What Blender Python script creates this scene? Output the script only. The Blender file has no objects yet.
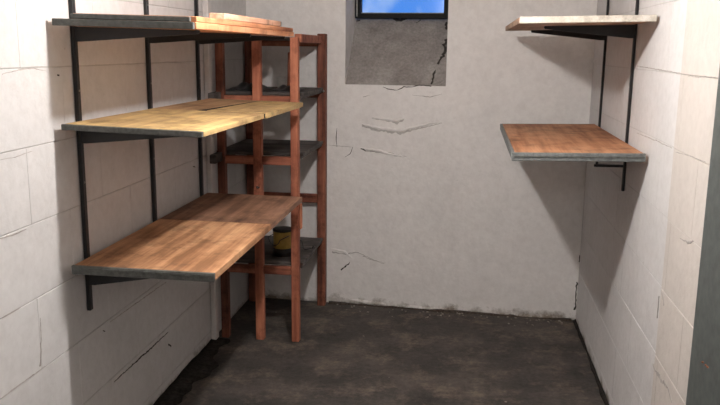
import bpy, bmesh, math, random
from mathutils import Vector, Matrix
random.seed(7)
scene = bpy.context.scene
COL = scene.collection

# ------------------------------------------------------------------ camera
# solved from the photograph's vanishing points (720 x 405 frame), eye 1.6 m above the floor
F, CX, CY = 774.09, 360.0, 202.5
AX = Vector((0.9903581, 0.1380876, 0.0110723))      # camera right, in world axes
AY = Vector((0.0376581, -0.1914396, -0.9807817))    # camera down
AZ = Vector((-0.1333141, 0.9717421, -0.1947939))    # camera forward
EYE = Vector((0, 0, 1.6))
cam = bpy.data.cameras.new('camera'); cam.sensor_width = 36; cam.lens = F / 720 * 36
cam.clip_start = .02
camo = bpy.data.objects.new('camera', cam); COL.objects.link(camo)
m = Matrix((AX, -AY, -AZ)).transposed().to_4x4(); m.translation = EYE
camo.matrix_world = m
scene.camera = camo

def ray(px, py): return AX * (px - CX) + AY * (py - CY) + AZ * F
def on_plane(px, py, p0, n):
    r = ray(px, py); return EYE + r * ((Vector(p0) - EYE).dot(n) / r.dot(n))

# ------------------------------------------------------------------ sky and exposure
w = bpy.data.worlds.new('world'); scene.world = w; w.use_nodes = True
nt = w.node_tree; nt.nodes.clear()
wo = nt.nodes.new('ShaderNodeOutputWorld'); bg = nt.nodes.new('ShaderNodeBackground')
tc = nt.nodes.new('ShaderNodeTexCoord'); nz = nt.nodes.new('ShaderNodeTexNoise'); rp = nt.nodes.new('ShaderNodeValToRGB')
nz.inputs['Scale'].default_value = 13; nz.inputs['Detail'].default_value = 3
rp.color_ramp.elements[0].position = .60; rp.color_ramp.elements[0].color = (.07, .29, .88, 1)
rp.color_ramp.elements[1].position = .90; rp.color_ramp.elements[1].color = (.75, .9, 1, 1)
nt.links.new(tc.outputs['Generated'], nz.inputs['Vector']); nt.links.new(nz.outputs['Fac'], rp.inputs['Fac'])
nt.links.new(rp.outputs['Color'], bg.inputs['Color']); bg.inputs['Strength'].default_value = 1.0
nt.links.new(bg.outputs[0], wo.inputs[0])
BULB = 1950.0        # radiance of the cellar's own bulb (lamp built further down)
BULB_BACK = 760.0    # radiance of the lamp behind the doorway
vs = scene.view_settings
vs.view_transform = 'Standard'; vs.look = 'None'; vs.gamma = 1; vs.use_curve_mapping = False; vs.exposure = 0.0

# ------------------------------------------------------------------ helpers
def setp(o, label=None, cat=None, group=None, kind=None):
    if label: o['label'] = label
    if cat: o['category'] = cat
    if group: o['group'] = group
    if kind: o['kind'] = kind
    return o
def link(name, me, mat=None, parent=None, loc=None, rot=None):
    o = bpy.data.objects.new(name, me); COL.objects.link(o)
    if mat and me and not me.materials: me.materials.append(mat)
    if parent: o.parent = parent
    if loc is not None: o.location = loc
    if rot is not None: o.rotation_euler = rot
    return o
def empty(name, loc=(0, 0, 0), rot=(0, 0, 0)):
    o = bpy.data.objects.new(name, None); COL.objects.link(o); o.location = loc; o.rotation_euler = rot
    o.empty_display_size = .05
    return o
def add_box(bm, a, b, bevel=0, seg=1):
    vs = [bm.verts.new((x, y, z)) for z in (a[2], b[2]) for y in (a[1], b[1]) for x in (a[0], b[0])]
    fs = [bm.faces.new([vs[i] for i in q]) for q in ((0, 2, 3, 1), (4, 5, 7, 6), (0, 1, 5, 4), (2, 6, 7, 3), (0, 4, 6, 2), (1, 3, 7, 5))]
    if bevel:
        es = list({e for f in fs for e in f.edges})
        bmesh.ops.bevel(bm, geom=es, offset=bevel, segments=seg, affect='EDGES', profile=.6)
def add_tube(bm, pts, r, n=8, cap=True):
    pts = [Vector(p) for p in pts]; rings = []
    rr = r if isinstance(r, (list, tuple)) else [r] * len(pts)
    for i, p in enumerate(pts):
        d = (pts[min(i + 1, len(pts) - 1)] - pts[max(i - 1, 0)]).normalized()
        a = d.orthogonal().normalized() if i == 0 else (rings_a - d * rings_a.dot(d)).normalized()
        rings_a = a; b = d.cross(a)
        rings.append([bm.verts.new(p + (a * math.cos(t) + b * math.sin(t)) * rr[i]) for t in [2 * math.pi * k / n for k in range(n)]])
    for i in range(len(rings) - 1):
        for k in range(n): bm.faces.new((rings[i][k], rings[i][(k + 1) % n], rings[i + 1][(k + 1) % n], rings[i + 1][k]))
    if cap: bm.faces.new(rings[0][::-1]); bm.faces.new(rings[-1])
def add_lathe(bm, prof, n=24):
    rings = [[bm.verts.new((r * math.cos(2 * math.pi * k / n), r * math.sin(2 * math.pi * k / n), z)) for k in range(n)] for r, z in prof]
    for i in range(len(rings) - 1):
        for k in range(n): bm.faces.new((rings[i][k], rings[i][(k + 1) % n], rings[i + 1][(k + 1) % n], rings[i + 1][k]))
    bm.faces.new(rings[0][::-1]); bm.faces.new(rings[-1])
def add_prism(bm, poly, y0, y1):          # polygon in x,z extruded along y
    a = [bm.verts.new((x, y0, z)) for x, z in poly]; b = [bm.verts.new((x, y1, z)) for x, z in poly]
    n = len(poly); bm.faces.new(a); bm.faces.new(b[::-1])
    for i in range(n): bm.faces.new((a[i], b[i], b[(i + 1) % n], a[(i + 1) % n]))
def mesh(bm, name, smooth=False):
    bmesh.ops.recalc_face_normals(bm, faces=bm.faces)
    me = bpy.data.meshes.new(name); bm.to_mesh(me); bm.free()
    if smooth:
        for p in me.polygons: p.use_smooth = True
    return me
def box_obj(name, a, b, mat, parent=None, bevel=0, loc=None, rot=None, seg=1):
    bm = bmesh.new(); add_box(bm, a, b, bevel, seg); return link(name, mesh(bm, name), mat, parent, loc, rot)

# ------------------------------------------------------------------ materials
def material(name, rough=.7, spec=.3):
    M = bpy.data.materials.new(name); M.use_nodes = True
    b = M.node_tree.nodes['Principled BSDF']; b.inputs['Roughness'].default_value = rough
    b.inputs['Specular IOR Level'].default_value = spec
    return M, M.node_tree, b
def rgba(c): return (c[0], c[1], c[2], 1)
def noise(nt, vec, scale, detail=4, rough=.55, sc=None):
    n = nt.nodes.new('ShaderNodeTexNoise'); n.inputs['Scale'].default_value = scale; n.inputs['Detail'].default_value = detail
    n.inputs['Roughness'].default_value = rough
    if sc:
        mp = nt.nodes.new('ShaderNodeMapping'); mp.inputs['Scale'].default_value = sc
        nt.links.new(vec, mp.inputs['Vector']); vec = mp.outputs[0]
    nt.links.new(vec, n.inputs['Vector']); return n.outputs['Fac']
def ramp(nt, fac, stops):
    r = nt.nodes.new('ShaderNodeValToRGB'); e = r.color_ramp.elements
    e[0].position, e[0].color = stops[0][0], rgba(stops[0][1]); e[1].position, e[1].color = stops[-1][0], rgba(stops[-1][1])
    for p, c in stops[1:-1]: x = e.new(p); x.color = rgba(c)
    nt.links.new(fac, r.inputs['Fac']); return r.outputs['Color']
def mixc(nt, fac, a, b, mode='MIX'):
    n = nt.nodes.new('ShaderNodeMix'); n.data_type = 'RGBA'; n.blend_type = mode
    for s, v in ((n.inputs[0], fac), (n.inputs[6], a), (n.inputs[7], b)):
        if hasattr(v, 'links'): nt.links.new(v, s)
        else: s.default_value = v if isinstance(v, float) else rgba(v)
    return n.outputs[2]
def bump(nt, b, h, strength, dist=.01):
    n = nt.nodes.new('ShaderNodeBump'); n.inputs['Strength'].default_value = strength; n.inputs['Distance'].default_value = dist
    nt.links.new(h, n.inputs['Height'])
    prev = b.inputs['Normal'].links
    if prev: nt.links.new(prev[0].from_socket, n.inputs['Normal'])
    nt.links.new(n.outputs[0], b.inputs['Normal'])
def geo_pos(nt): return nt.nodes.new('ShaderNodeNewGeometry').outputs['Position']
def maprange(nt, v, a, b, c=0., d=1.):
    n = nt.nodes.new('ShaderNodeMapRange'); n.inputs[1].default_value = a; n.inputs[2].default_value = b
    n.inputs[3].default_value = c; n.inputs[4].default_value = d; nt.links.new(v, n.inputs[0]); return n.outputs[0]
def math_n(nt, op, a, b):
    n = nt.nodes.new('ShaderNodeMath'); n.operation = op
    for s, v in zip(n.inputs, (a, b)):
        if hasattr(v, 'links'): nt.links.new(v, s)
        else: s.default_value = v
    return n.outputs[0]

def painted(name, base, dirt, grime_h=.12, amount=.5, bumpy=.5):
    """limewashed masonry: white paint, blotches, grime with a ragged upper edge near the floor"""
    M, nt, b = material(name, .85, .15); P = geo_pos(nt)
    blot = noise(nt, P, 3.2, 5, .6)
    c = ramp(nt, blot, [(.3, [v * .93 for v in base]), (.55, base), (.75, [v * .97 for v in base])])
    spots = ramp(nt, noise(nt, P, 21, 6, .7), [(.66, (0, 0, 0)), (.76, (1, 1, 1))])
    c = mixc(nt, math_n(nt, 'MULTIPLY', spots, amount * .55), c, dirt)
    c = mixc(nt, .5, c, ramp(nt, noise(nt, P, 26, 5, .7), [(.3, (.82, .81, .80)), (.6, (1., 1., 1.))]), 'MULTIPLY')
    sx = nt.nodes.new('ShaderNodeSeparateXYZ'); nt.links.new(P, sx.inputs[0])
    hh = math_n(nt, 'SUBTRACT', sx.outputs['Z'], math_n(nt, 'MULTIPLY', noise(nt, P, 9, 6, .7), grime_h * 2.2))
    g = maprange(nt, hh, -grime_h * .75, -grime_h * 1.25)
    c = mixc(nt, math_n(nt, 'MULTIPLY', g, .95), c, dirt)
    nt.links.new(c, b.inputs['Base Color'])
    bump(nt, b, noise(nt, P, 7, 3, .5), .6 * bumpy, .02)
    bump(nt, b, noise(nt, P, 45, 5, .65), .7 * bumpy, .004)
    return M
WHITE = (.66, .645, .638)
M_BLOCK = painted('block_paint', WHITE, (.20, .17, .14), .09, .6)
M_PIER = painted('pier_paint', (.60, .555, .515), (.22, .19, .16), .3, .9)
M_PLASTER = painted('plaster_paint', (.82, .795, .775), (.20, .165, .13), .11, .45, .8)
M_MORTAR = painted('mortar_joint', (.52, .50, .485), (.2, .175, .15), .1, .5)

def concrete(name, c1, c2, c3, scale, rough=.85, bs=.5, spec=.25):
    M, nt, b = material(name, rough, spec); P = geo_pos(nt)
    a = noise(nt, P, scale, 7, .65)
    c = ramp(nt, a, [(.32, c1), (.5, c2), (.68, c3)])
    f = noise(nt, P, scale * 13, 4, .7)
    c = mixc(nt, .55, c, ramp(nt, f, [(.3, (.35, .35, .35)), (.7, (1., 1., 1.))]), 'MULTIPLY')
    nt.links.new(c, b.inputs['Base Color'])
    bump(nt, b, a, bs, .02); bump(nt, b, f, bs * .8, .005)
    return M
def floor_material():
    M, nt, b = material('floor_concrete', .78, .3); P = geo_pos(nt)
    c = ramp(nt, noise(nt, P, 2.6, 8, .68), [(.32, (.040, .035, .033)), (.5, (.070, .061, .056)), (.66, (.115, .098, .086))])
    worn = ramp(nt, noise(nt, P, 4.5, 9, .78), [(.50, (0, 0, 0)), (.64, (1, 1, 1))])
    c = mixc(nt, math_n(nt, 'MULTIPLY', worn, .8), c, (.19, .15, .115))
    f = noise(nt, P, 38, 6, .75)
    c = mixc(nt, .7, c, ramp(nt, f, [(.3, (.45, .45, .45)), (.65, (1.15, 1.15, 1.15))]), 'MULTIPLY')
    nt.links.new(c, b.inputs['Base Color']); bump(nt, b, noise(nt, P, 6, 6, .6), .5, .02); bump(nt, b, f, .6, .006)
    return M
M_FLOOR = floor_material()
M_SILL = concrete('sill_concrete', (.27, .245, .23), (.38, .35, .33), (.48, .45, .425), 5, .9, .5)
M_CEIL = painted('ceiling_paint', (.7, .67, .64), (.3, .27, .24), .0, .3)

def wood(name, c1, c2, c3, axis=1, rough=.65, scale=1., spec=.25):
    M, nt, b = material(name, rough, spec)
    t = nt.nodes.new('ShaderNodeTexCoord'); V = t.outputs['Object']
    inf = nt.nodes.new('ShaderNodeObjectInfo')
    add = nt.nodes.new('ShaderNodeVectorMath'); add.operation = 'ADD'
    sc0 = nt.nodes.new('ShaderNodeVectorMath'); sc0.operation = 'SCALE'; sc0.inputs[3].default_value = 13.7
    cb = nt.nodes.new('ShaderNodeCombineXYZ')
    for k in range(3): nt.links.new(inf.outputs['Random'], cb.inputs[k])
    nt.links.new(cb.outputs[0], sc0.inputs[0]); nt.links.new(V, add.inputs[0]); nt.links.new(sc0.outputs[0], add.inputs[1])
    V = add.outputs[0]
    s = [26 * scale] * 3; s[axis] = 1.6 * scale
    g = noise(nt, V, 1, 6, .6, s)
    blot = noise(nt, V, 4, 4, .6)
    mixv = math_n(nt, 'ADD', math_n(nt, 'MULTIPLY', g, .6), math_n(nt, 'MULTIPLY', blot, .4))
    c = ramp(nt, mixv, [(.39, c1), (.5, c2), (.60, c3)])
    stain = ramp(nt, noise(nt, V, 7, 6, .72), [(.34, (.36, .33, .31)), (.50, (1., 1., 1.))])
    c = mixc(nt, .75, c, stain, 'MULTIPLY')
    fine = [160 * scale] * 3; fine[axis] = 6
    fg = noise(nt, V, 1, 3, .6, fine)
    c = mixc(nt, .3, c, ramp(nt, fg, [(.35, (.5, .5, .5)), (.65, (1., 1., 1.))]), 'MULTIPLY')
    nt.links.new(c, b.inputs['Base Color']); bump(nt, b, fg, .25, .002)
    return M
M_ORANGE = wood('worn_orange_plywood', (.27, .13, .064), (.48, .245, .125), (.66, .38, .205))
M_BROWN = wood('brown_plywood', (.15, .078, .048), (.26, .138, .086), (.36, .20, .13))
M_YELLOW = wood('yellow_pine', (.40, .26, .125), (.53, .36, .165), (.66, .46, .20))
M_TANPINE = wood('dull_tan_pine', (.34, .19, .10), (.46, .28, .15), (.54, .34, .19))
M_RED = wood('red_stained_wood', (.20, .062, .036), (.38, .128, .073), (.52, .20, .115), 2)
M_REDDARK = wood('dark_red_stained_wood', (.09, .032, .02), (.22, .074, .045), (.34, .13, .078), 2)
M_REDX = wood('red_stained_rail', (.16, .05, .03), (.31, .105, .062), (.44, .17, .10), 0)
M_EDGEWOOD = wood('orange_edge_wood', (.45, .17, .08), (.62, .27, .13), (.72, .36, .2))
M_PINK = wood('pinkish_plank_wood', (.55, .27, .16), (.70, .38, .25), (.80, .52, .38))
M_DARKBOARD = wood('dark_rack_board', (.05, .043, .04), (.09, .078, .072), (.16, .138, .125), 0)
M_RIGHTBOARD = wood('right_orange_board', (.28, .12, .06), (.44, .20, .10), (.56, .29, .16))
M_CREAMBOARD = wood('cream_painted_board', (.50, .45, .38), (.66, .61, .53), (.76, .72, .66))
M_TANUNDER = wood('tan_board', (.34, .21, .14), (.44, .28, .19), (.52, .35, .24))

def plain(name, c, rough=.5, spec=.4, metal=0., var=.25, nscale=40):
    M, nt, b = material(name, rough, spec); b.inputs['Metallic'].default_value = metal
    n = noise(nt, geo_pos(nt), nscale, 4, .6)
    nt.links.new(ramp(nt, n, [(.3, [v * (1 - var) for v in c]), (.7, [v * (1 + var) for v in c])]), b.inputs['Base Color'])
    bump(nt, b, n, .15, .003)
    return M
M_BLACK = plain('black_steel', (.014, .014, .015), .45, .4)
M_GREYEDGE = plain('grey_edge_paint', (.085, .087, .08), .55, .35, 0, .35, 60)
M_GREYEDGE2 = plain('grey_green_edge_paint', (.135, .145, .142), .5, .35, 0, .35, 60)
M_DOOR = plain('dark_green_grey_paint', (.085, .095, .09), .55, .3, 0, .22, 30)
M_FRAME = plain('black_window_paint', (.006, .006, .006), .6, .2)
M_CRACK = plain('crack_dark', (.055, .048, .043), .95, .05)
M_SEAM = plain('joint_dirt', (.42, .39, .365), .95, .05)
M_SCREW = plain('screw_metal', (.25, .24, .22), .4, .5, .6)
M_WHITEB = plain('white_batten_paint', (.62, .59, .57), .7, .2, 0, .1, 15)
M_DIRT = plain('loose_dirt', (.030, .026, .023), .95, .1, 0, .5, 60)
M_DIRTB = plain('brown_wall_dirt', (.075, .06, .05), .95, .1, 0, .5, 60)
M_CHIPS = plain('plaster_crumbs', (.26, .23, .205), .95, .1, 0, .4, 50)
M_TINY = plain('yellow_tin_paint', (.38, .25, .05), .4, .4, 0, .15)
M_TINB = plain('black_tin_paint', (.02, .018, .017), .4, .4)
M_PLASTIC = plain('black_plastic_sheet', (.02, .02, .021), .3, .5)
M_PAPER = plain('white_plastic', (.75, .74, .72), .5, .4, 0, .05)
M_RUST = plain('rust', (.22, .07, .03), .8, .2)
def glass():
    M = bpy.data.materials.new('window_glass'); M.use_nodes = True; nt = M.node_tree; nt.nodes.clear()
    o = nt.nodes.new('ShaderNodeOutputMaterial'); mx = nt.nodes.new('ShaderNodeMixShader'); t = nt.nodes.new('ShaderNodeBsdfTransparent')
    g = nt.nodes.new('ShaderNodeBsdfGlossy'); g.inputs['Roughness'].default_value = .12; g.inputs['Color'].default_value = (.8, .8, .8, 1)
    t.inputs['Color'].default_value = (.95, .97, 1, 1)
    fr = nt.nodes.new('ShaderNodeFresnel'); fr.inputs[0].default_value = 1.45
    nt.links.new(fr.outputs[0], mx.inputs[0]); nt.links.new(t.outputs[0], mx.inputs[1]); nt.links.new(g.outputs[0], mx.inputs[2])
    nt.links.new(mx.outputs[0], o.inputs[0]); return M
M_GLASS = glass()
def glow(name, strength, col):
    M, nt, b = material(name, .3); b.inputs['Emission Color'].default_value = rgba(col); b.inputs['Emission Strength'].default_value = strength
    b.inputs['Base Color'].default_value = (.9, .9, .9, 1); return M

# ------------------------------------------------------------------ room shell
XL, XR, ZC, YF = -1.36, .695, 2.24, -1.3
YB0, BROT = 4.642, -.049                       # back wall passes (0, YB0), turned a little
floor = setp(box_obj('floor', (-1.75, YF - .2, -.15), (1.05, 5.1, 0), M_FLOOR), kind='structure')
ceiling = setp(box_obj('ceiling', (-1.75, YF - .2, ZC), (1.05, 5.1, ZC + .15), M_CEIL), kind='structure')
wall_front = setp(box_obj('wall_front', (-1.75, YF - .2, 0), (1.05, YF, ZC), M_PLASTER), kind='structure')
wall_left = setp(box_obj('wall_left', (XL - .25, YF, 0), (XL - .003, 4.78, ZC), M_MORTAR), kind='structure')
wall_right = setp(box_obj('wall_right', (XR + .0015, YF, 0), (XR + .3, 4.68, ZC), M_MORTAR), kind='structure')

# painted concrete blocks, running bond
CZ0, CH, BL = .06, .245, .49
cache = {}
def block_mesh(L, H, D, mat):
    k = (round(L, 3), round(H, 3), D, mat.name)
    if k not in cache:
        bm = bmesh.new(); add_box(bm, (-D, 0, 0), (0, L, H), .0015, 1)
        cache[k] = mesh(bm, 'block'); cache[k].materials.append(mat)
    return cache[k]
def lay(parent, side, y_min, y_max, splits, joint, phase):
    for k in range(-1, 9):
        z0 = max(0, CZ0 + CH * k); z1 = min(ZC, CZ0 + CH * (k + 1))
        if z1 - z0 < .03: continue
        y = phase + (0 if k % 2 == 0 else BL / 2) - 8 * BL
        cuts = sorted({round(v, 4) for v in [y + BL * i for i in range(24)] if y_min + .05 < v < y_max - .05} | {y_min, y_max} | set(splits))
        for a, b in zip(cuts, cuts[1:]):
            if b - a < .02: continue
            pier = side > 0 and b <= splits[0] + 1e-4 if splits else False
            mt = M_PIER if pier else M_BLOCK
            jv = joint * .4; me = block_mesh(b - a - jv, z1 - z0 - joint, .03, mt)
            x = (XL if side < 0 else XR) + random.uniform(-.0007, .0007)
            if pier: x -= .006
            if side < 0: link('block', me, None, parent, (x, a + jv / 2, z0 + joint / 2))
            else: link('block', me, None, parent, (x, b - jv / 2, z0 + joint / 2), (0, 0, math.pi))
lay(wall_left, -1, 1.2, 4.72, [], .003, 2.235)
lay(wall_right, 1, 1.3, 4.60, [2.70], .0012, 2.9)

# back wall with the window recess
wb = bpy.data.objects.new('tmp', None)
WX0, WX1, WZ0, WD = -.742, -.134, 1.388, .30
bm = bmesh.new()
add_box(bm, (-1.75, 0, 0), (WX0, .45, ZC)); add_box(bm, (WX1, 0, 0), (1.05, .45, ZC))
add_box(bm, (WX0, 0, 0), (WX1, .45, WZ0)); add_box(bm, (WX0, 0, 2.14), (WX1, .45, ZC))
wall_back = setp(link('wall_back', mesh(bm, 'wall_back'), M_PLASTER, None, (0, YB0, 0), (0, 0, BROT)), kind='structure')
BM = Matrix.Translation((0, YB0, 0)) @ Matrix.Rotation(BROT, 4, 'Z'); BMI = BM.inverted(); BN = (BM.to_3x3() @ Vector((0, 1, 0)))
def bw(px, py):                      # pixel -> local point on the back wall
    return BMI @ on_plane(px, py, (0, YB0, 0), BN)
def ribbon(name, pts, widths, mat, parent, off=-.0015, normal='y', thick=.003):
    """a crack or seam: ragged thin strip following points on a wall"""
    bm = bmesh.new(); P = []
    pts = [Vector(p) for p in pts]
    for i in range(len(pts) - 1):
        n = max(1, int((pts[i + 1] - pts[i]).length / .012))
        for k in range(n): P.append((pts[i].lerp(pts[i + 1], k / n), widths[i] + (widths[i + 1] - widths[i]) * k / n))
    P.append((pts[-1], widths[-1]))
    N = Vector((0, 1, 0)) if normal == 'y' else Vector((1, 0, 0)) if normal == 'x' else normal
    prev = None
    for i, (p, wd) in enumerate(P):
        d = (P[min(i + 1, len(P) - 1)][0] - P[max(i - 1, 0)][0]).normalized(); s = d.cross(N).normalized()
        j = s * random.uniform(-.6, .6) * wd * .5; wv = wd * random.uniform(.45, 1.1) * .42
        c = p + j + N * off
        cur = [bm.verts.new(c + s * wv), bm.verts.new(c - s * wv), bm.verts.new(c - s * wv + N * thick), bm.verts.new(c + s * wv + N * thick)]
        if prev:
            for a in range(4): bm.faces.new((prev[a], prev[(a + 1) % 4], cur[(a + 1) % 4], cur[a]))
        else: bm.faces.new(cur)
        prev = cur
    bm.faces.new(prev[::-1])
    return link(name, mesh(bm, name), mat, parent)

# sloping bare concrete sill in the recess
SZ1 = 1.795
bm = bmesh.new()
nx, ny = 14, 10; g = []
for j in range(ny + 1):
    row = []
    for i in range(nx + 1):
        u, v = i / nx, j / ny
        x = WX0 + (WX1 - WX0) * u; y = .002 + (WD + .04) * v; z = WZ0 - .004 + (SZ1 - WZ0) * v
        if 0 < v < 1: z += random.uniform(-.005, .005)
        if j == 0: z += random.uniform(-.006, .002)
        row.append(bm.verts.new((x, y, z)))
    g.append(row)
for j in range(ny):
    for i in range(nx): bm.faces.new((g[j][i], g[j][i + 1], g[j + 1][i + 1], g[j + 1][i]))
lo = [bm.verts.new((v.co.x, v.co.y, WZ0 - .03)) for v in (g[0][0], g[0][-1], g[-1][-1], g[-1][0])]
bm.faces.new([r[0] for r in g] + [lo[3], lo[0]]); bm.faces.new([r[-1] for r in g][::-1] + [lo[1], lo[2]])
bm.faces.new(g[0][::-1] + [lo[0], lo[1]]); bm.faces.new(list(g[-1]) + [lo[2], lo[3]]); bm.faces.new(lo)
sill = link('window_sill', mesh(bm, 'window_sill', False), M_SILL, wall_back)
SN = Vector((0, -(SZ1 - WZ0), WD + .04)).normalized()
def on_sill(px, py):
    n = BM.to_3x3() @ SN; p0 = BM @ Vector((0, .002, WZ0 - .004)); return BMI @ on_plane(px, py, p0, n)

# window
win = setp(empty('window_1', BM @ Vector((0, WD, 0)), (0, 0, BROT)), kind='structure')
FX0, FX1, FZ0, FZ1 = WX0 + .004, WX1 - .003, 1.788, 2.135
box_obj('frame_rail', (FX0, -.03, FZ0), (FX1, .03, FZ0 + .03), M_FRAME, win, .002)
box_obj('frame_rail', (FX0, -.03, FZ1 - .03), (FX1, .03, FZ1), M_FRAME, win, .002)
box_obj('frame_stile', (FX0, -.029, FZ0 + .001), (FX0 + .036, .029, FZ1), M_FRAME, win, .002)
box_obj('frame_stile', (FX1 - .045, -.029, FZ0 + .001), (FX1, .029, FZ1), M_FRAME, win, .002)
box_obj('pane', (FX0 + .03, .004, FZ0 + .015), (FX1 - .035, .008, FZ1 - .02), M_GLASS, win)
hl_strip = box_obj('highlight_strip', (FX0 + .036, -.012, FZ0 + .030), (FX1 - .045, .002, FZ0 + .036), plain('pale_highlight', (.30, .30, .28), .6), win, .002)  # pale strip coloured to stand in for the reflection along the pane bottom
box_obj('highlight_strip', (FX0 + .008, -.034, FZ0 + .01), (FX0 + .016, -.028, FZ1 - .01), hl_strip.data.materials[0], win, .002)  # painted highlight down the left stile, as a thin pale strip

# cracks and ridges of the back wall
def crack(pxs, wds, mat=M_CRACK, f=bw, normal='y'): return ribbon('crack', [f(*p) for p in pxs], wds, mat, wall_back, -.0015, normal)
crack([(447, 22), (446, 40), (443, 56), (436, 68), (431, 84)], [.020, .034, .026, .014, .016], f=on_sill, normal=-SN)
crack([(449.5, 20), (447.5, 40), (446.5, 52)], [.012, .018, .006], f=on_sill, normal=-SN)
crack([(354, 22), (360, 20)], [.004, .012], f=on_sill, normal=-SN)
crack([(393, 19), (399, 21), (407, 19)], [.02, .034, .016], f=on_sill, normal=-SN)
crack([(416, 23), (421, 20)], [.006, .009], f=on_sill, normal=-SN)
crack([(383, 87), (390, 89.5), (397, 90), (404, 87), (411, 87), (419, 85), (431, 86)], [.003, .007, .004, .009, .005, .008, .006])
crack([(431, 86), (440, 84), (444, 81)], [.006, .004, .002], M_SEAM)
crack([(363, 97), (370, 95)], [.004, .002], M_SEAM); crack([(412, 95), (430, 97), (442, 94)], [.003, .006, .003], M_SEAM)
crack([(337, 128), (336, 137), (337, 147)], [.002, .006, .003])
crack([(329, 145), (340, 146), (352, 147)], [.003, .005, .003], M_SEAM); crack([(353, 147), (350, 154), (345, 157)], [.003, .006, .002])
crack([(361, 148), (366, 151)], [.012, .008]); crack([(366, 151), (385, 152), (407, 157)], [.006, .010, .006], M_SEAM)
crack([(362, 125), (367, 127)], [.016, .010], M_SEAM)
crack([(341, 270), (348, 264), (350, 262)], [.010, .012, .004])
crack([(363, 256), (372, 260), (385, 263)], [.006, .004, .003], M_SEAM)
crack([(588, 195), (587, 200)], [.008, .012]); crack([(580, 255), (579, 262)], [.006, .012]); crack([(577, 282), (576, 296), (575, 310)], [.014, .008, .016])
crack([(596, 92), (595, 120), (592, 150)], [.002, .003, .002], M_SEAM)
M_SMUDGE = plain('plaster_smudge', (.50, .475, .455), .95, .05, 0, .12, 30)
crack([(362, 126), (378, 130), (400, 133), (420, 128), (442, 123)], [.012, .022, .020, .012, .006], M_SMUDGE)
crack([(372, 118), (385, 120), (397, 123), (404, 120)], [.008, .016, .024, .010], M_SMUDGE)
crack([(366, 150), (385, 153), (407, 157)], [.012, .016, .010], M_SMUDGE)
crack([(332, 252), (346, 254), (356, 252), (384, 264)], [.014, .010, .008, .006], M_SMUDGE)
def ridge(pxs, r):
    pts = [bw(*p) for p in pxs]; bm = bmesh.new(); P = []
    for i in range(len(pts) - 1):
        for k in range(5): P.append(pts[i].lerp(pts[i + 1], k / 5))
    P.append(pts[-1]); n = len(P)
    add_tube(bm, [p + Vector((0, .0, random.uniform(-.003, .003))) for p in P], [max(.002, r * math.sin(math.pi * (i + .5) / n) ** .6 * random.uniform(.8, 1.2)) for i in range(n)], 8)
    return link('plaster_ridge', mesh(bm, 'plaster_ridge', True), M_PLASTER, wall_back)
ridge([(362, 124), (378, 128), (400, 131), (420, 126), (442, 121)], .010)
ridge([(372, 117), (385, 119), (397, 121), (404, 118)], .010)
ridge([(361, 148), (375, 150), (390, 154), (407, 157)], .008)
ridge([(350, 300), (372, 303), (392, 306)], .014); ridge([(400, 306), (430, 309), (470, 312)], .012); ridge([(480, 312), (520, 316), (570, 318)], .012)
ridge([(331, 249), (345, 252), (352, 258)], .008)

# dark open joints and specks on the left wall
def lw(px, py): return on_plane(px, py, (XL, 0, 0), Vector((1, 0, 0)))
def rw(px, py, x=XR): return on_plane(px, py, (x, 0, 0), Vector((1, 0, 0)))
def lcrack(pxs, wds, mat=M_SEAM): return ribbon('crack', [lw(*p) for p in pxs], wds, mat, wall_left, -.0015, 'x', .003)
def rcrack(pxs, wds, mat=M_SEAM, x=XR): return ribbon('crack', [rw(*p, x) for p in pxs], wds, mat, wall_right, -.0012, 'x', .003)
lcrack([(114, 382), (130, 367), (150, 349), (168, 332)], [.004, .008, .010, .004], M_CRACK)
lcrack([(110, 322), (128, 309), (150, 293), (166, 282)], [.003, .005, .009, .005])
lcrack([(0, 399), (22, 383), (45, 366)], [.003, .005, .003])
lcrack([(0, 239), (14, 234), (26, 229)], [.005, .007, .003]); lcrack([(0, 160), (15, 157), (32, 151)], [.002, .004, .002])
lcrack([(2, 74), (18, 70), (32, 68), (46, 71)], [.002, .005, .005, .002]); lcrack([(0, 319), (20, 308)], [.004, .002])
lcrack([(40, 318), (41, 340), (40.5, 366)], [.003, .006, .010])
lcrack([(57, 75), (59, 76)], [.008, .008], M_CRACK); lcrack([(193, 167), (195, 167)], [.010, .010], M_CRACK); lcrack([(103, 330), (105, 331)], [.008, .008], M_CRACK)
lcrack([(168, 345), (171, 346)], [.010, .012], M_CRACK);
rcrack([(637, 66), (660, 70), (690, 75)], [.004, .006, .003]); rcrack([(637, 133), (655, 140), (672, 148)], [.003, .006, .004])
PX = XR - .0062
rcrack([(688, 76), (700, 77), (716, 77)], [.003, .005, .003], M_SEAM, PX); rcrack([(676, 152), (690, 156), (706, 162)], [.003, .004, .002], M_SEAM, PX)
rcrack([(680, 238), (689, 243), (694, 241)], [.004, .009, .005], M_SEAM, PX); rcrack([(662, 292), (664, 305)], [.006, .010], M_SEAM, PX)
rcrack([(653, 365), (660, 378), (668, 388), (672, 402)], [.012, .020, .012, .006], M_SEAM, PX); rcrack([(659, 296), (657, 318)], [.004, .006], M_SEAM, PX)

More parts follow.
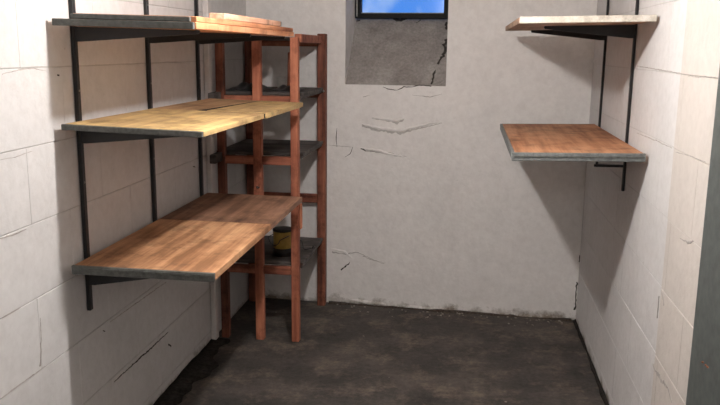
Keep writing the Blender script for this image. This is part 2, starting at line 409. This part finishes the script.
# dark dirt gathered along the foot of the walls, and plaster crumbs
def dirt_strip(name, a, b, wid, hgt, mat, label):
    bm = bmesh.new(); a = Vector(a); b = Vector(b); d = (b - a); L = d.length; d.normalize(); s = Vector((-d.y, d.x, 0))
    n = int(L / .03); rows = []
    for i in range(n + 1):
        p = a + d * (L * i / n); q = L * i / n; k_ = .5 + .22 * math.sin(q * 7.3 + wid * 90) + .16 * math.sin(q * 17.1 + 1) + .1 * math.sin(q * 41); w_ = wid * (.35 + k_); h_ = hgt * (.4 + k_ * .9)
        rows.append([bm.verts.new(p + Vector((0, 0, .0))), bm.verts.new(p + Vector((0, 0, h_))), bm.verts.new(p + s * w_ * .4 + Vector((0, 0, h_ * .55))), bm.verts.new(p + s * w_ + Vector((0, 0, .001)))])
    for i in range(n):
        for k in range(3): bm.faces.new((rows[i][k], rows[i][k + 1], rows[i + 1][k + 1], rows[i + 1][k]))
        bm.faces.new((rows[i][3], rows[i][0], rows[i + 1][0], rows[i + 1][3]))
    bm.faces.new(rows[0]); bm.faces.new(rows[-1][::-1])
    return setp(link(name, mesh(bm, name, True), mat, floor), label, kind='stuff')
yl, yr = YB0 + math.tan(BROT) * -1.37, YB0 + math.tan(BROT) * .69
dirt_strip('floor_dirt', (XL + .001, 3.95, 0), (XL + .001, 1.6, 0), .12, .018, M_DIRT, 'dark dirt heaped along the foot of the left block wall')
dirt_strip('floor_dirt', (XR - .002, 2.75, 0), (XR - .002, yr - .02, 0), .016, .014, M_DIRT, 'thin dark dirt line along the foot of the right block wall')
dirt_strip('floor_dirt', (.67, yr - .004, 0), (-.835, YB0 + .0409 - .004, 0), .03, .010, M_DIRTB, 'dark dirt along the foot of the plastered back wall')
bm = bmesh.new()
def crumb(bm, p, r):
    vs = bmesh.ops.create_icosphere(bm, subdivisions=1, radius=r)['verts']
    for v in vs: v.co = Vector((v.co.x * random.uniform(.6, 1.4), v.co.y * random.uniform(.6, 1.4), v.co.z * random.uniform(.3, .8))) + Vector(p)
for i in range(60):
    x = random.uniform(-.8, .66); d = abs(random.gauss(0, .06)); r = random.uniform(.003, .009)
    crumb(bm, (x, YB0 + math.tan(BROT) * x - .03 - d, r * .35), r)
for i in range(8):
    r = random.uniform(.003, .008); crumb(bm, (random.uniform(-1.3, .6), random.uniform(2.6, 4.5), r * .3), r)
setp(link('plaster_crumbs', mesh(bm, 'plaster_crumbs'), M_CHIPS, floor), 'pale plaster crumbs scattered on the dark concrete floor', kind='stuff')

# door leaf folded back against the right wall
door = setp(empty('door_1', (XR - .012, 2.145, 0), (0, 0, 0)), kind='structure')
box_obj('door_leaf', (-.042, -.82, .012), (0, 0, 1.98), M_DOOR, door, .003)
for z in (.25, 1.0, 1.75): box_obj('hinge', (-.05, -.835, z - .05), (-.02, -.815, z + .05), M_BLACK, door, .002)
for px, py in ((706, 365), (703, 362), (708, 367)):
    p = rw(px, py, XR - .0545) - Vector(door.location)
    bm = bmesh.new(); crumb(bm, (0, 0, 0), .005); link('rust_spot', mesh(bm, 'rust_spot'), M_RUST, door, p)

# ------------------------------------------------------------------ lamps of the place
def bulb_lamp(name, x, y, z, strength, label):
    t = setp(empty(name, (x, y, ZC)), label, 'lamp'); h = ZC - z
    bm = bmesh.new(); add_lathe(bm, [(.05, 0), (.05, -.02), (.028, -.035), (.022, -.04)]); link('ceiling_rose', mesh(bm, 'ceiling_rose', True), M_PAPER, t)
    bm = bmesh.new(); add_lathe(bm, [(.019, -.04), (.021, -h + .085), (.021, -h + .05)]); link('socket', mesh(bm, 'socket', True), M_BLACK, t)
    bm = bmesh.new(); add_lathe(bm, [(.012, .045), (.013, .018), (.022, .0145), (.030, .007), (.033, 0), (.030, -.007), (.022, -.013), (.010, -.0168)], 20)
    bmesh.ops.translate(bm, verts=bm.verts, vec=(0, 0, -h)); link('bulb', mesh(bm, 'bulb', True), glow(name + '_glow', strength, (1, .955, .92)), t)
    return t
bulb_lamp('ceiling_bulb', -.315, 2.415, 1.99, BULB, 'small flat glowing lamp on the ceiling between the two shelf walls')
bulb_lamp('entrance_bulb', -.28, -.5, 2.06, BULB_BACK, 'small flat glowing lamp on the ceiling by the entrance')

# ------------------------------------------------------------------ wall rails with brackets
def bracket_mesh(L, h0, h1, t):
    bm = bmesh.new(); add_prism(bm, [(0, 0), (L, 0), (L + .004, -.004), (L, -h1), (.02, -h0), (0, -h0)], -t / 2, t / 2); return mesh(bm, 'bracket')
def rail(side, y, z0, z1, shelves, label, group, w, d, L, h0, t):
    x = XL + .002 if side < 0 else XR - .002
    r = setp(empty('shelf_rail', (x, y, z0), (0, 0, 0 if side < 0 else math.pi)), label, 'shelf rail', group)
    bm = bmesh.new(); add_box(bm, (0, -w / 2, 0), (d, w / 2, z1 - z0), .0015); rl = link('rail', mesh(bm, 'rail'), M_BLACK, r)
    n = 4 if z1 - z0 > 1.2 else 3
    for i in range(n):
        zz = .04 + (z1 - z0 - .08) * (i + .35) / n
        bm = bmesh.new(); add_tube(bm, [(d - .001, 0, zz), (d + .002, 0, zz)], .004, 8); link('screw', mesh(bm, 'screw'), M_SCREW, rl)
    for zs, tilt in shelves:
        hh = h0 if side > 0 else .05 if zs > 1.6 else .062 if zs > 1 else .085
        link('bracket', bracket_mesh(L, hh, .012, t), M_BLACK, r, (d - .001, 0, zs - z0 - (d + .002) * math.tan(tilt)), (0, tilt, 0))
    return r
LEFT = [(1.664, math.radians(1.1)), (1.325, math.radians(1.4)), (.828, math.radians(.3))]
# (underside height at the wall, outward sag) top, middle, low
whichL = ['black shelf rail on the left wall at the open end of the long shelves', 'middle one of the three black shelf rails behind the long shelves', 'black shelf rail on the left wall closest to the red wooden rack']
for y, lb in zip((2.56, 3.185, 3.80), whichL):
    rail(-1, y, .645, 2.02, LEFT, lb, 'black rails holding the left shelves', .021, .015, .44, .052, .013)
RIGHT = [(1.712, math.radians(1.2)), (1.188, math.radians(1.2))]
whichR = ['black shelf rail on the right wall closest to the dark door', 'black shelf rail on the right wall closest to the back corner']
for y, lb in zip((3.475, 4.20), whichR):
    rr_ = rail(1, y, 1.0, 2.02, RIGHT, lb, 'black rails holding the right shelves', .018, .011, .37, .055, .012)

    if y < 4: box_obj('bracket', (.010, -.004, .104), (.135, .004, .115), M_BLACK, rr_, .001)['label'] = 'short spare bracket arm'
# ------------------------------------------------------------------ left shelves
def shelf(name, side, y0, under, tilt, label, cat='shelf'):
    x = XL + .032 if side < 0 else XR - .017
    return setp(empty(name, (x, y0, under + (-.032 if side < 0 else -.017) * math.tan(tilt) + .0005), (0, tilt if side < 0 else -tilt, 0)), label, cat)
E_ = .014
# low shelf: pale worn board towards the door, browner board behind
s = shelf('wall_shelf', -1, 2.41, *LEFT[2], 'lowest long shelf on the left, worn orange plywood with dark grey end')
box_obj('board', (.0, E_, 0), (.505, .765, .028), M_ORANGE, s, .002)
box_obj('board', (.0, .768, 0), (.505, 1.41, .0275), M_BROWN, s, .002)
eb = box_obj('edge_band', (-.004, 0, -.002), (.506, E_ - .0005, .0285), M_GREYEDGE, s, .002); eb['label'] = 'dark grey end strip'
box_obj('edge_lip', (.03, -.003, .016), (.50, .0, .024), M_GREYEDGE, eb, .001)
# middle shelf: yellow board, then two boards with a gap
s = shelf('wall_shelf', -1, 2.405, *LEFT[1], 'middle long shelf on the left, yellow pine boards with a gap'); s.rotation_euler.z = math.radians(-1.2)
T = .020
box_obj('board', (0, E_, 0), (.484, .716, T), M_YELLOW, s, .002)
def flat_piece(name, quad, z0, z1, mt, parent):
    bm = bmesh.new(); a = [bm.verts.new((x, y, z0)) for x, y in quad]; b = [bm.verts.new((x, y, z1)) for x, y in quad]
    bm.faces.new(a); bm.faces.new(b)
    for i in range(4): bm.faces.new((a[i], a[(i + 1) % 4], b[(i + 1) % 4], b[i]))
    return link(name, mesh(bm, name), mt, parent)
flat_piece('board', [(0, .7165), (.195, .7165), (.262, 1.405), (0, 1.41)], 0, T, M_TANPINE, s)
flat_piece('board', [(.232, .732), (.490, .732), (.484, 1.41), (.272, 1.405)], 0, T + .001, M_YELLOW, s)
flat_piece('gap_strip', [(.1955, .7165), (.2315, .7165), (.2715, 1.40), (.2625, 1.40)], .001, T + .0004, M_DIRT, s)  # dark strip filling the board gap, about level with the board tops
flat_piece('gap_strip', [(.232, .7165), (.484, .7165), (.484, .7315), (.232, .7315)], .001, T - .0008, M_DIRT, s)  # dark strip filling the cross seam
eb = box_obj('edge_band', (-.006, 0, -.0005), (.484, E_ - .0005, T - .001), M_GREYEDGE, s, .002); eb['label'] = 'dark grey end strip'
# top shelf: two layers of board
s = shelf('wall_shelf', -1, 2.40, *LEFT[0], 'highest long shelf on the left, doubled boards with grey end')
box_obj('board', (0, E_, 0), (.468, 1.41, .022), M_EDGEWOOD, s, .002)
ub = box_obj('board', (.05, E_ + .006, .0225), (.468, 1.39, .040), M_EDGEWOOD, s, .002)
eb = box_obj('edge_band', (-.012, 0, -.001), (.463, E_ - .0005, .0215), M_GREYEDGE, s, .002); eb['label'] = 'dark grey end strip'
eb2 = box_obj('edge_band', (.05, .004, .0225), (.45, E_ + .0055, .0385), M_GREYEDGE, s, .002)
TOPZ = LEFT[0][0] + .041
# loose plank lying on it
pl = setp(empty('loose_plank', (-.895, 2.73, TOPZ - .010), (0, math.radians(1.3), math.radians(-.6))), 'pinkish loose plank lying on the highest left shelf', 'plank')
bm = bmesh.new(); add_box(bm, (-.03, 0, .001), (.03, .80, .024), .003); link('plank_body', mesh(bm, 'plank_body'), M_PINK, pl)
box_obj('plank_end', (-.029, .8005, .002), (.029, .815, .023), M_GREYEDGE2, pl, .002)['label'] = 'grey painted plank end'

# ------------------------------------------------------------------ right shelves
s = shelf('wall_shelf', 1, 3.07, *RIGHT[0], 'upper short shelf on the right, cream edge and tan underside')
box_obj('board', (-.495, E_, 0), (0, 1.23, .024), M_TANUNDER, s, .002)
box_obj('edge_band', (-.495, 0, -.001), (.004, E_ - .0005, .024), M_CREAMBOARD, s, .002)['label'] = 'cream painted front edge'
s = shelf('wall_shelf', 1, 3.06, *RIGHT[1], 'lower short shelf on the right, orange board with grey-green edging')
box_obj('board', (-.487, E_, 0), (0, 1.22, .030), M_RIGHTBOARD, s, .002)
eb = box_obj('edge_band', (-.50, 0, -.002), (.004, E_ - .0005, .0305), M_GREYEDGE2, s, .002); eb['label'] = 'grey-green painted edge'
box_obj('edge_lip', (-.49, -.003, .013), (.0, .0, .019), M_GREYEDGE, eb, .001)
box_obj('edge_band', (-.50, E_, -.001), (-.4875, 1.22, .0302), M_GREYEDGE2, s, .002)
box_obj('edge_band', (-.50, 1.2205, -.001), (0, 1.232, .0302), M_GREYEDGE2, s, .002)

# ------------------------------------------------------------------ red wooden rack in the corner
rack = setp(empty('corner_rack', (-1.1, 4.3, 0)), 'red-stained wooden shelf rack standing in the back corner', 'rack')
def rp(name, a, b, mat, parent=None, bevel=.003):
    o = Vector((1.1, -4.3, 0)); return box_obj(name, Vector(a) + o, Vector(b) + o, mat, parent or rack, bevel)
YR0, YR1 = 3.975, 4.615
posts = {}
for nm, x, y, w_, d_, z1 in (('fl', -1.3, YR0, .042, .042, 1.64), ('fm', -1.100, YR0, .046, .04, 1.64), ('fr', -.899, YR0, .042, .045, 1.655),
                             ('br', -.874, YR1 - .01, .050, .062, 1.685), ('bl', -1.325, YR1, .045, .06, 1.66)):
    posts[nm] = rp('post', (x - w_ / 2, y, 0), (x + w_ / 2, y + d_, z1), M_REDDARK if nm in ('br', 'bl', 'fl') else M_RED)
def rshelf(z, front=True, mat=M_DARKBOARD):
    # three cross boards make each shelf
    ys = [YR0 + .046, 4.20, 4.40, YR1 - .012]
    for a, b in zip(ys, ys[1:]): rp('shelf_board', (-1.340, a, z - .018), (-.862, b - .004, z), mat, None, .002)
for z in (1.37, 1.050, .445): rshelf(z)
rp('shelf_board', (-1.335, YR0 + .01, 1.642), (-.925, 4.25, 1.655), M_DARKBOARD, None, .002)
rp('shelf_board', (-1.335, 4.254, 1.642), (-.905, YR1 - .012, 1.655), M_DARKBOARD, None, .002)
for z, h in ((1.352, .045), (1.032, .045), (.427, .045)):
    for x0, x1 in ((-1.279, -1.123), (-1.077, -.920)):
        rp('rail', (x0, YR0 + .004, z - h), (x1, YR0 + .034, z), M_REDX)
    rp('rail', (-1.312, YR1 + .01, z - h), (-.90, YR1 + .035, z), M_REDX)
    rp('side_rail', (-.885, YR0 + .046, z - .014), (-.868, YR1 - .012, z + .017), M_DARKBOARD, None, .002)
for z in (1.352, 1.032): rp('ledger', (-1.325, 3.86, z - .03), (-1.292, YR1 - .012, z + .017), M_DARKBOARD)
rp('rail', (-1.312, YR1 + .008, .66), (-.90, YR1 + .032, .715), M_REDX)
rp('side_rail', (-.905, YR0 + .046, 1.628), (-.868, YR1 - .012, 1.672), M_REDX)
rp('rail', (-1.30, YR1 + .01, 1.61), (-.90, YR1 + .035, 1.655), M_REDX)
blk = rp('splice_block', (-.877, YR0 + .006, .64), (-.862, YR0 + .036, .78), M_RED, None, .006)
bm = bmesh.new(); add_tube(bm, [(-.002, -.32, .87), (-.002, -.34, .87), (.008, -.352, .865), (.016, -.348, .872)], .004, 8); link('nail', mesh(bm, 'nail'), M_BLACK, rack)
bm = bmesh.new(); add_tube(bm, [(.24, .29, 1.35), (.244, .285, 1.35)], .007, 8); link('nail', mesh(bm, 'nail'), M_SCREW, rack)

# painted batten on the left wall beside the rack
setp(box_obj('wall_batten', (0, 0, 0), (.03, .05, ZC - .02), M_WHITEB, None, .004, (XL + .002, 3.905, .01)), 'white painted vertical batten on the left wall beside the rack', 'batten')

# ------------------------------------------------------------------ things on the rack
t = setp(empty('paint_tin', (-1.01, 4.17, .4455), (0, 0, math.radians(-40))), 'yellow and black tin on the lowest board of the red rack', 'tin')
bm = bmesh.new(); add_lathe(bm, [(.054, .0), (.056, .004), (.056, .135), (.053, .14)], 28); link('tin_body', mesh(bm, 'tin_body', True), M_TINY, t)
bm = bmesh.new(); add_lathe(bm, [(.0575, .0), (.0575, .045)], 28); link('base_band', mesh(bm, 'base_band', True), M_TINB, t)
bm = bmesh.new(); add_lathe(bm, [(.050, .1405), (.0585, .1405), (.0585, .152), (.05, .154)], 28); link('tin_lid', mesh(bm, 'tin_lid', True), M_TINB, t)
bm = bmesh.new(); add_tube(bm, [(.058, 0, .12)] + [(.058 * math.cos(a), -.062 - .004 * math.sin(a), .12 - .055 * math.sin(a)) for a in [math.pi * k / 10 for k in range(1, 10)]] + [(-.058, 0, .12)], .0025, 6)
link('handle', mesh(bm, 'handle', True), M_TINB, t)

def crumpled(name, x0, x1, y0, y1, z, h, label):
    bm = bmesh.new(); n = 14; g = []
    o = Vector(((x0 + x1) / 2, (y0 + y1) / 2, z))
    for j in range(n + 1):
        r = []
        for i in range(n + 1):
            u, v = i / n, j / n; e = math.sin(math.pi * u) * math.sin(math.pi * v)
            zz = .003 + h * e ** .7 * (.55 + .45 * math.sin(u * 9 + v * 4) * math.cos(v * 7 - u * 3)) + random.uniform(0, .006) * e
            r.append(bm.verts.new(Vector((x0 + (x1 - x0) * u, y0 + (y1 - y0) * v, z + max(.003, zz))) - o))
        g.append(r)
    for j in range(n):
        for i in range(n): bm.faces.new((g[j][i], g[j][i + 1], g[j + 1][i + 1], g[j + 1][i]))
    ret = bmesh.ops.extrude_face_region(bm, geom=list(bm.faces))
    for v in [q for q in ret['geom'] if isinstance(q, bmesh.types.BMVert)]: v.co.z -= .0025
    return setp(link(name, mesh(bm, name, True), M_PLASTIC, None, o), label, 'plastic sheet')
crumpled('plastic_sheet', -1.30, -1.125, 4.06, 4.40, 1.3703, .045, 'crumpled black plastic sheet on the rack near the left wall')
crumpled('plastic_sheet', -1.06, -.925, 4.06, 4.38, 1.3703, .03, 'flatter black plastic sheet on the rack beside the wood offcut')
o = setp(box_obj('wood_offcut', (-.017, -.011, 0), (.017, .011, .205), M_RED, None, .003, (-1.03, 4.46, 1.3712), (math.radians(-6), 0, 0)), 'short red wood offcut standing upright on the rack', 'offcut')
bm = bmesh.new(); add_lathe(bm, [(.020, 0), (.021, .003), (.027, .06), (.028, .062), (.024, .062), (.0185, .006)], 20)
setp(link('plastic_cup', mesh(bm, 'plastic_cup', True), M_PAPER, None, (-1.10, 4.52, 1.3705)), 'small white plastic cup at the back of the rack', 'cup')
bm = bmesh.new(); pts = [Vector((-.06 + .10 * k / 9, .02 * math.sin(k * 1.1), .003 + .05 * max(0, math.sin(k * .75)) ** 1)) for k in range(10)]
add_tube(bm, pts, .0025, 6)
setp(link('bent_wire', mesh(bm, 'bent_wire', True), M_BLACK, None, (-.90, 4.30, .4455)), 'bent black wire lying on the lowest board of the rack', 'wire')
